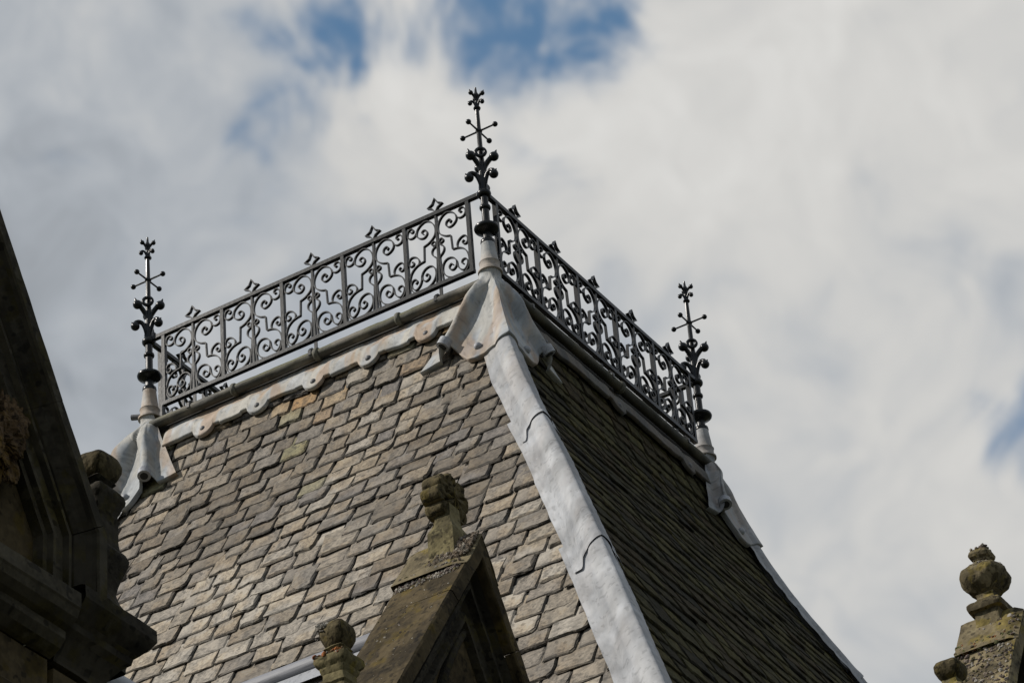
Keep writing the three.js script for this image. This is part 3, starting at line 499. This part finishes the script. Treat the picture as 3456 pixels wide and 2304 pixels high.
// ---- the gable in front of the roof
{
  const gx = 1.743, bx = 1.205, az = 3.400, ay = -5.085, k = 1.423;
  const g = thing('stone_gable', 'pointed stone gable with carved flower finial standing before the sunlit slates', 'gable', [1.5, -Y0, 3.4]);
  const rake = (dz, up = 0) => [az + dz, ay - Math.abs(dz) * (dz < 0 ? 1.87 : k) + up];
  const path = [rake(1.75), rake(0), rake(-1.1)];
  // coping with its top, front face and under-edge
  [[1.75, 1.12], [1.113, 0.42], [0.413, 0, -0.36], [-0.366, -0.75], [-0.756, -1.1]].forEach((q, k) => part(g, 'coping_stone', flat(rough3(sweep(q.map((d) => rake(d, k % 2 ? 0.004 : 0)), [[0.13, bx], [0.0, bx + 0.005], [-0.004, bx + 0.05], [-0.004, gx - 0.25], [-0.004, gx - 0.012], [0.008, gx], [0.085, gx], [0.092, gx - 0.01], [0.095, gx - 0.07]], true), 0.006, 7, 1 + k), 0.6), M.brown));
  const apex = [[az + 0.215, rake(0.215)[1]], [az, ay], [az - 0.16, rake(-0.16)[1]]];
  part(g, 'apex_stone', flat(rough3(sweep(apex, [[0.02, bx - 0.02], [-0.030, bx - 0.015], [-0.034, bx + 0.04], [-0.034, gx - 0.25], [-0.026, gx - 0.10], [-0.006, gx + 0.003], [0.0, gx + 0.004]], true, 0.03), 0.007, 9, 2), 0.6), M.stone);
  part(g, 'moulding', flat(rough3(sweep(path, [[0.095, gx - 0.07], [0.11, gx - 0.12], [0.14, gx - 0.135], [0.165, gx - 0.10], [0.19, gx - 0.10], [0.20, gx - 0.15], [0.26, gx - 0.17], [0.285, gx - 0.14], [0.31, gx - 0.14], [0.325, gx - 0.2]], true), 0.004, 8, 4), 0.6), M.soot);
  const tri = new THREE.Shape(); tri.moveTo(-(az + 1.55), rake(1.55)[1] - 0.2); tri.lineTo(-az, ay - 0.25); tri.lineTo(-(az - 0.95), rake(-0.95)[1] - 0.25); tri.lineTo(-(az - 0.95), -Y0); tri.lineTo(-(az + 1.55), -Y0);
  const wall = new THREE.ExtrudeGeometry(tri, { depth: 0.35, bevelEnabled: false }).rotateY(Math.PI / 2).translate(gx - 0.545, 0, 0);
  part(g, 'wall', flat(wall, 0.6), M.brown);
  // carved tracery rib inside the gable
  const rib = [[az + 0.50, -6.95], [az + 0.36, -6.35], [az + 0.10, -5.85], [az + 0.0, -5.72]].map(([z, y]) => new THREE.Vector3(gx - 0.19, y, z));
  part(g, 'tracery', creased(mergeGeometries([new THREE.TubeGeometry(new THREE.CatmullRomCurve3(rib), 20, 0.035, 8), new THREE.TubeGeometry(new THREE.CatmullRomCurve3(rib.map((p) => new THREE.Vector3(p.x, p.y, 2 * az - p.z))), 20, 0.035, 8)]), 1, 0.8), M.soot);
  // finial: square shaft that spreads at the foot, and the carved flower
  part(g, 'finial_shaft', turned([[0.103, -5.36], [0.103, -5.24], [0.101, -5.14], [0.100, -5.00], [0.090, -4.975], [0.070, -4.94], [0.062, -4.89], [0.06, -4.80]], 1.50, 3.41, 40, 0.005, 3, 0.97, 1), M.olive);
  {
    const R = 0.184, th0 = 1.385, cy = -4.715, cz = 3.375, na = 120;
    const lobe = (a) => R * (0.80 + 0.22 * Math.pow(Math.abs(Math.cos(4 * a + 0.5)), 0.5));
    const rowsX = [0, .6, .86, .95, .985, 1, 1, 1, 1, 1, 1, 1, .985, .93, .86, .78, .70, .60, .50, .40, .30, .20, .10, 0], depth = [0, .002, .005, .012, .022, .04, .055, .07, .085, .10, .115, .132, .148, .153, .152, .15, .15, .15, .15, .15, .15, .15, .15, .15];
    const fg = grid(na, rowsX.length - 1, (i, j) => { const a = (i % na) / na * 2 * Math.PI, f = rowsX[j], L = lobe(a) * f; const pet = j > 12 ? 0.024 * (Math.abs(Math.cos(4 * a + 0.5)) - 0.6) * Math.sin(Math.min(1, f * 1.1) * Math.PI) + 0.02 * Math.exp(-((f / 0.22) ** 2)) + (fbm(Math.cos(a) * f * 6 + 2, Math.sin(a) * f * 6, 5, 3) - 0.5) * 0.045 : 0; return [th0 + depth[j] + pet, cy + Math.sin(a) * L, cz + Math.cos(a) * L]; }, true);
    rough3(fg, 0.004, 12, 8);
    part(g, 'finial_flower', creased(fg, 0.6, 0.8), M.ochre);
  }
  mossOn(g, 620, 11, (r) => { const d = 0.01 + Math.pow(r(), 1.2) * 0.17, f = Math.pow(r(), 0.6), p = rake(d, 0.046); return [lerp(1.46 - d * 0.4, gx - 0.02, f), p[1], p[0]]; }, 0.0125, [[.13, .095, .06], [.09, .07, .05], [.19, .15, .11], [.28, .25, .20]]);
  mossOn(g, 420, 15, (r) => { const d = 0.205 + r() * 0.05 * (0.4 + r()), p = rake(d, d < 0.215 ? 0.045 : 0.012); return [bx + 0.01 + r() * (gx - bx - 0.05), p[1], p[0]]; }, 0.010, CRUST);
  mossOn(g, 260, 12, (r) => { const d = 0.3 + r() * 1.2, p = rake(d, 0.006); return [bx + 0.02 + r() * (gx - bx - 0.05), p[1], p[0]]; }, 0.0055, CRUST);
  // small pinnacle at the gable's left foot
  const px = 1.605, pz = 4.905;
  const pin = part(g, 'pinnacle', turned([[0.092, -7.9], [0.08096, -6.84], [0.08096, -6.805], [0.092, -6.79], [0.092, -6.775], [0.07544, -6.765], [0.0736, -6.725], [0.08648, -6.705], [0.09016, -6.685], [0.1086, -6.665], [0.1159, -6.645], [0.1141, -6.618], [0.092, -6.600], [0.04784, -6.592], [0.04232, -6.575], [0.0552, -6.56], [0.06624, -6.548], [0.06072, -6.54]], px, pz, 12, 0.005, 5), M.olive);
  part(g, 'pinnacle_ball', turned([[0.054, -6.545], [0.0702, -6.52], [0.0882, -6.475], [0.0909, -6.44], [0.081, -6.40], [0.063, -6.378], [0.027, -6.368], [0, -6.366]], px, pz, 4.5, 0.006, 6), M.ochre, pin);
  mossOn(g, 260, 13, (r) => [px - 0.105 + r() * 0.2, -6.612 + r() * 0.012 - (r() < 0.5 ? 0.02 : 0), pz + 0.03 + r() * 0.08], 0.010, [[.34, .12, .03], [.28, .09, .03], [.2, .12, .05], [.3, .26, .2]]);
  mossOn(g, 170, 14, (r) => { const a = r() * 1.2; return [px - 0.095 + r() * 0.07, -6.385 - a * 0.05, pz + 0.02 + r() * 0.075]; }, 0.008, [[.3, .28, .24], [.2, .18, .15], [.14, .12, .09]]);
  // the wing's own roof behind the gable
  const slopeY = (z) => -5.56 - Math.abs(z - 3.41) * 1.42;
  const pts = [[1.1, 0], [-3.2, 0]];
  const rs = grid(1, 1, (i, j) => { const z = 3.41 + j * 1.6; return [pts[i][0], slopeY(z) - 0.05, z]; }), rs2 = grid(1, 1, (i, j) => { const z = 3.41 - j * 0.9; return [pts[i][0], slopeY(z) - 0.05, z]; });
  part(g, 'wing_roof', flat(mergeGeometries([rs, rs2]), 1), SLATES[6]);
  const rr = rod([1.2, -5.565, 3.41], [-3.2, -5.565, 3.41], 0.072, 0.072, 24); part(g, 'wing_ridge_roll', rr, M.leadDull);
  const ap = grid(60, 4, (i, j) => { const x = lerp(1.2, -3.2, i / 60), z = 3.41 + 0.055 + j * 0.022; return [x, slopeY(z) + 0.02 + (fbm(x * 3, j, 1, 3) - .5) * .01, z]; }); part(g, 'wing_ridge_apron', boxUV(ap, 1), M.leadPlain);
}

// ---- the stone front close by on the left
{
  const x1 = 3.064, b = thing('stone_building', 'dark sooty stone building with pedimented gable and heavy cornice at left edge', 'building', [2.7, -Y0, 9.3]);
  const K = 1.75, oz = 8.985, oy = -8.30;
  const at = (d) => [oz + d, oy + d * K], pieces = [[at(1.75), at(0.9015)], [at(0.90), at(0.3215)], [at(0.32), at(0.0205)], [at(0.019), [oz, oy], [oz, -8.70]]];
  const sh = (p, name, m, amp = 0.004, seed = 1) => pieces.forEach((q, k) => part(b, name, flat(rough3(sweep(q.map(([z, y]) => [z - (k % 2) * 0.002, y]), p, true, 0.06), amp, 7, seed + k * 0.01), 0.5), m));
  sh([[0.03, x1 - 1.0], [-0.0, x1 - 0.96], [0, x1 - 0.02], [0.006, x1], [0.060, x1], [0.066, x1 - 0.012]], 'raking_fillet', M.grime);
  sh([[0.066, x1 - 0.012], [0.075, x1 - 0.03], [0.095, x1 - 0.052], [0.12, x1 - 0.064], [0.14, x1 - 0.082], [0.148, x1 - 0.108]], 'raking_moulding', M.soot, 0.003, 2);
  sh([[0.148, x1 - 0.108], [0.153, x1 - 0.086], [0.172, x1 - 0.086], [0.178, x1 - 0.118], [0.232, x1 - 0.124], [0.237, x1 - 0.108], [0.258, x1 - 0.108], [0.264, x1 - 0.14], [0.285, x1 - 0.145], [0.29, x1 - 0.24]], 'inner_moulding', M.grime, 0.003, 3);
  const tri = new THREE.Shape(); tri.moveTo(-(oz + 0.06), -8.72); tri.lineTo(-(oz + 0.06), oy - 0.05); tri.lineTo(-(oz + 1.75), oy + 1.69 * K - 0.05); tri.lineTo(-(oz + 3.5), oy); tri.lineTo(-(oz + 3.5), -8.72);
  part(b, 'tympanum', flat(new THREE.ExtrudeGeometry(tri, { depth: 0.6, bevelEnabled: false }).rotateY(Math.PI / 2).translate(x1 - 0.80, 0, 0), 0.5), M.brown);
  { // carved foliage in the tympanum
    const cg = new THREE.SphereGeometry(1, 90, 70); const p = cg.attributes.position;
    for (let i = 0; i < p.count; i++) { const x = p.getX(i), y = p.getY(i), z = p.getZ(i), k = 0.78 + (fbm(x * 2.6 + 4, y * 2.6, z * 2.6, 4, 0.6) - 0.5) * 1.1; p.setXYZ(i, x * k * 0.13, y * k * 0.27 + z * -0.08, z * k * 0.22); }
    cg.translate(x1 - 0.17, -8.03, 9.60); part(b, 'carving', creased(cg, 0.7, 1), M.carving);
  }
  // main cornice, frieze and wall
  const prof = [[-0.55, 0.0], [0.0, 0.0], [0.0, -0.012], [0.0, -0.075], [-0.008, -0.085], [-0.022, -0.12], [-0.055, -0.150], [-0.085, -0.165], [-0.090, -0.18], [-0.090, -0.20], [-0.12, -0.235], [-0.16, -0.262], [-0.175, -0.268], [-0.18, -0.27]];
  const run = (xe, z0, z1) => flat(rough3(grid(Math.round(Math.abs(z1 - z0) / 0.08), prof.length - 1, (i, j) => [xe + prof[j][0], -8.70 + prof[j][1], lerp(z0, z1, i / Math.round(Math.abs(z1 - z0) / 0.08))], false), 0.004, 8, 6), 0.5);
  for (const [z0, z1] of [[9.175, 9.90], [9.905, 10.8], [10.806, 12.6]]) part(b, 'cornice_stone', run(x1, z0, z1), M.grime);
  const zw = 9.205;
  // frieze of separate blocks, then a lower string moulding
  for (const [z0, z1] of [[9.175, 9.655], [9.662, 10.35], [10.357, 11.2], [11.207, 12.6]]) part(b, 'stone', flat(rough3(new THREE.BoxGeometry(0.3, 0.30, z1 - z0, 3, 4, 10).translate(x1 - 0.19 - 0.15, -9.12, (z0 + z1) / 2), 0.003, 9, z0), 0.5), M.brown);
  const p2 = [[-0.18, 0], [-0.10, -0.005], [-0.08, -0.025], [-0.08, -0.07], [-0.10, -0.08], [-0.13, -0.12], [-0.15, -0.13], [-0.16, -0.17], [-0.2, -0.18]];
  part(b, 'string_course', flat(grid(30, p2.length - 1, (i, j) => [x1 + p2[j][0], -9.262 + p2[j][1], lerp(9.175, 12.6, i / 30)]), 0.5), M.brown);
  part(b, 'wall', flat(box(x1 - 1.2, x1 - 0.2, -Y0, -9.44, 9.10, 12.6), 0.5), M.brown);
  // corner pier with the cornice broken round it
  const zc = 8.945, xw = x1 - 0.15, pier = (o) => [[xw + 0.15 + o[0], 9.145], [xw + 0.15 + o[0], zc - 0.33 - o[0]], [x1 - 1.2, zc - 0.33 - o[0]]];
  const pp = [[-0.24, 0.03], [-0.02, 0.012], [0, 0.0], [0.0, -0.06], [-0.008, -0.075], [-0.03, -0.105], [-0.06, -0.14], [-0.078, -0.155], [-0.085, -0.185], [-0.115, -0.21], [-0.145, -0.25], [-0.168, -0.285], [-0.178, -0.31], [-0.18, -0.325], [-0.34, -0.325]];
  const segs = 16, pg = grid(segs * 2, pp.length - 1, (i, j) => { const q = pier(pp[j]), a = i <= segs ? q[0] : q[1], c = i <= segs ? q[1] : q[2], t = i <= segs ? i / segs : (i - segs) / segs; return [lerp(a[0], c[0], t), -8.64 + pp[j][1], lerp(a[1], c[1], t)]; }, true);
  part(b, 'pier_cornice', flat(rough3(pg, 0.006, 9, 9), 0.5), M.soot);
  part(b, 'pier', flat(rough3(new THREE.BoxGeometry(0.9, 1.2, 0.345, 8, 12, 4).translate(x1 - 0.183 - 0.45, -9.60, 8.971), 0.004, 9, 4), 0.5), M.brown);
  // stepped pinnacle at the right foot of the gable
  const nx = 2.68, nz = 8.575, pn = part(b, 'pinnacle', turned([[0.10, -8.70], [0.105, -8.42], [0.110, -8.37], [0.085, -8.33], [0.070, -8.28], [0.078, -8.24], [0.100, -8.17], [0.116, -8.12], [0.118, -8.09], [0.108, -8.07], [0.085, -8.05], [0.080, -7.99], [0.080, -7.90], [0.086, -7.885], [0.076, -7.875], [0.078, -7.85], [0.088, -7.83], [0.094, -7.80], [0.104, -7.785], [0.108, -7.765], [0.105, -7.742], [0.09, -7.725], [0.055, -7.715], [0.048, -7.70], [0.060, -7.685], [0.072, -7.672], [0.066, -7.665]], nx, nz, 12, 0.007, 2), M.soot);
  part(b, 'pinnacle_cap', turned([[0.066, -7.668], [0.085, -7.645], [0.102, -7.605], [0.104, -7.575], [0.094, -7.545], [0.07, -7.525], [0.03, -7.515], [0, -7.512]], nx, nz, 5, 0.006, 3), M.ochre, pn);
  part(b, 'lead_ridge', rod([1.44, -7.575, 5.6], [1.44, -7.575, 8.2], 0.085, 0.085, 20), M.leadPlain);
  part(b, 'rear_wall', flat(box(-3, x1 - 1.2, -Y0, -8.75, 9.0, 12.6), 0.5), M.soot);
}

// ---- the gable beyond on the right
{
  const gx = 4.096, bx = 3.645, az = 0.362, ay = -5.115, k = 1.572;
  const g = thing('stone_gable', 'lichen-crusted stone gable top with bulbous turned pinnacle at the lower right edge', 'gable', [3.9, -Y0, 0.36]);
  const rake = (dz, up = 0) => [az + dz, ay - Math.abs(dz) * k + up];
  const path = [rake(1.9), rake(0), rake(-1.6)];
  [[1.9, 1.1], [1.093, 0.52], [0.513, 0, -0.45], [-0.457, -1.6]].forEach((q, k) => part(g, 'coping_stone', flat(rough3(sweep(q.map((d) => rake(d, k % 2 ? 0.004 : 0)), [[0.13, bx], [0.0, bx + 0.005], [-0.004, bx + 0.05], [-0.004, gx - 0.2], [-0.004, gx - 0.012], [0.008, gx], [0.085, gx], [0.095, gx - 0.07]], true), 0.007, 7, 21 + k), 0.6), M.stone));
  part(g, 'apex_stone', flat(rough3(sweep([[az + 0.19, rake(0.19)[1]], [az, ay], [az - 0.16, rake(-0.16)[1]]], [[0.02, bx - 0.01], [-0.026, bx - 0.005], [-0.030, bx + 0.04], [-0.030, gx - 0.2], [-0.024, gx - 0.06], [-0.006, gx + 0.003], [0.0, gx + 0.004]], true, 0.03), 0.007, 9, 22), 0.6), M.stone);
  part(g, 'moulding', flat(rough3(sweep(path, [[0.095, gx - 0.07], [0.11, gx - 0.12], [0.15, gx - 0.13], [0.18, gx - 0.10], [0.20, gx - 0.16], [0.28, gx - 0.18]], true), 0.004, 8, 23), 0.6), M.soot);
  const tri = new THREE.Shape(); tri.moveTo(-(az + 1.7), rake(1.7)[1] - 0.2); tri.lineTo(-az, ay - 0.2); tri.lineTo(-(az - 1.4), rake(-1.4)[1] - 0.2); tri.lineTo(-(az - 1.4), -Y0); tri.lineTo(-(az + 1.7), -Y0);
  part(g, 'wall', flat(new THREE.ExtrudeGeometry(tri, { depth: 0.3, bevelEnabled: false }).rotateY(Math.PI / 2).translate(gx - 0.47, 0, 0), 0.6), M.brown);
  const cx = 3.855, cz = 0.335;
  const pin = part(g, 'pinnacle', turned([[0.0989, -5.34], [0.0946, -5.20], [0.08944, -5.06], [0.09116, -5.052], [0.1221, -5.042], [0.129, -5.02], [0.1273, -4.998], [0.1118, -4.98], [0.0817, -4.962], [0.06708, -4.945], [0.06278, -4.925], [0.0688, -4.905]], cx, cz, 12, 0.006, 31), M.stone);
  part(g, 'pinnacle_bulb', turned([[0.0585, -4.915], [0.0897, -4.895], [0.1287, -4.85], [0.1521, -4.805], [0.1583, -4.765], [0.1482, -4.735], [0.117, -4.705], [0.0741, -4.685], [0.04524, -4.672], [0.039, -4.655], [0.039, -4.64]], cx, cz, 3.2, 0.016, 32), M.stone, pin);
  part(g, 'pinnacle_ball', turned([[0.043, -4.645], [0.05332, -4.635], [0.05676, -4.622], [0.07224, -4.612], [0.07912, -4.592], [0.07052, -4.568], [0.043, -4.553], [0, -4.55]], cx, cz, 5, 0.010, 33), M.stone, pin);
  mossOn(g, 60, 41, (r) => [cx - 0.06 + r() * 0.12, -4.556 + r() * 0.014, cz - 0.06 + r() * 0.12], 0.014, CRUST);
  mossOn(g, 160, 42, (r) => { const a = r() * 6.28, d = 0.05 + r() * 0.09; return [cx + Math.cos(a) * d, -4.675 - (d - 0.06) * 0.5, cz + Math.sin(a) * d]; }, 0.012, CRUST);
  mossOn(g, 900, 43, (r) => { const d = 0.03 + Math.pow(r(), 0.9) * 0.75, p = rake(d, 0.008 + (d < 0.19 ? 0.03 : 0)); return [bx + 0.01 + r() * (gx - bx - 0.02), p[1], p[0]]; }, 0.0095, CRUST);
  mossOn(g, 160, 44, (r) => { const d = 0.14 + r() * 0.06, p = rake(d, 0.03); return [bx + r() * 0.4, p[1], p[0]]; }, 0.014, [[.28, .11, .04], [.12, .12, .04], [.2, .16, .1]]);
  const qx = 3.872, qz = 1.248, kn = part(g, 'kneeler_pinnacle', turned([[0.13, -7.2], [0.11, -6.20], [0.11, -6.05], [0.085, -6.03], [0.06, -6.01], [0.054, -5.985], [0.05, -5.96]], qx, qz, 12, 0.005, 51), M.olive);
  part(g, 'kneeler_ball', turned([[0.048, -5.975], [0.075, -5.945], [0.092, -5.905], [0.092, -5.868], [0.075, -5.842], [0.03, -5.828], [0, -5.826]], qx, qz, 5, 0.005, 52), M.ochre, kn);
}

renderer.render(scene, camera);
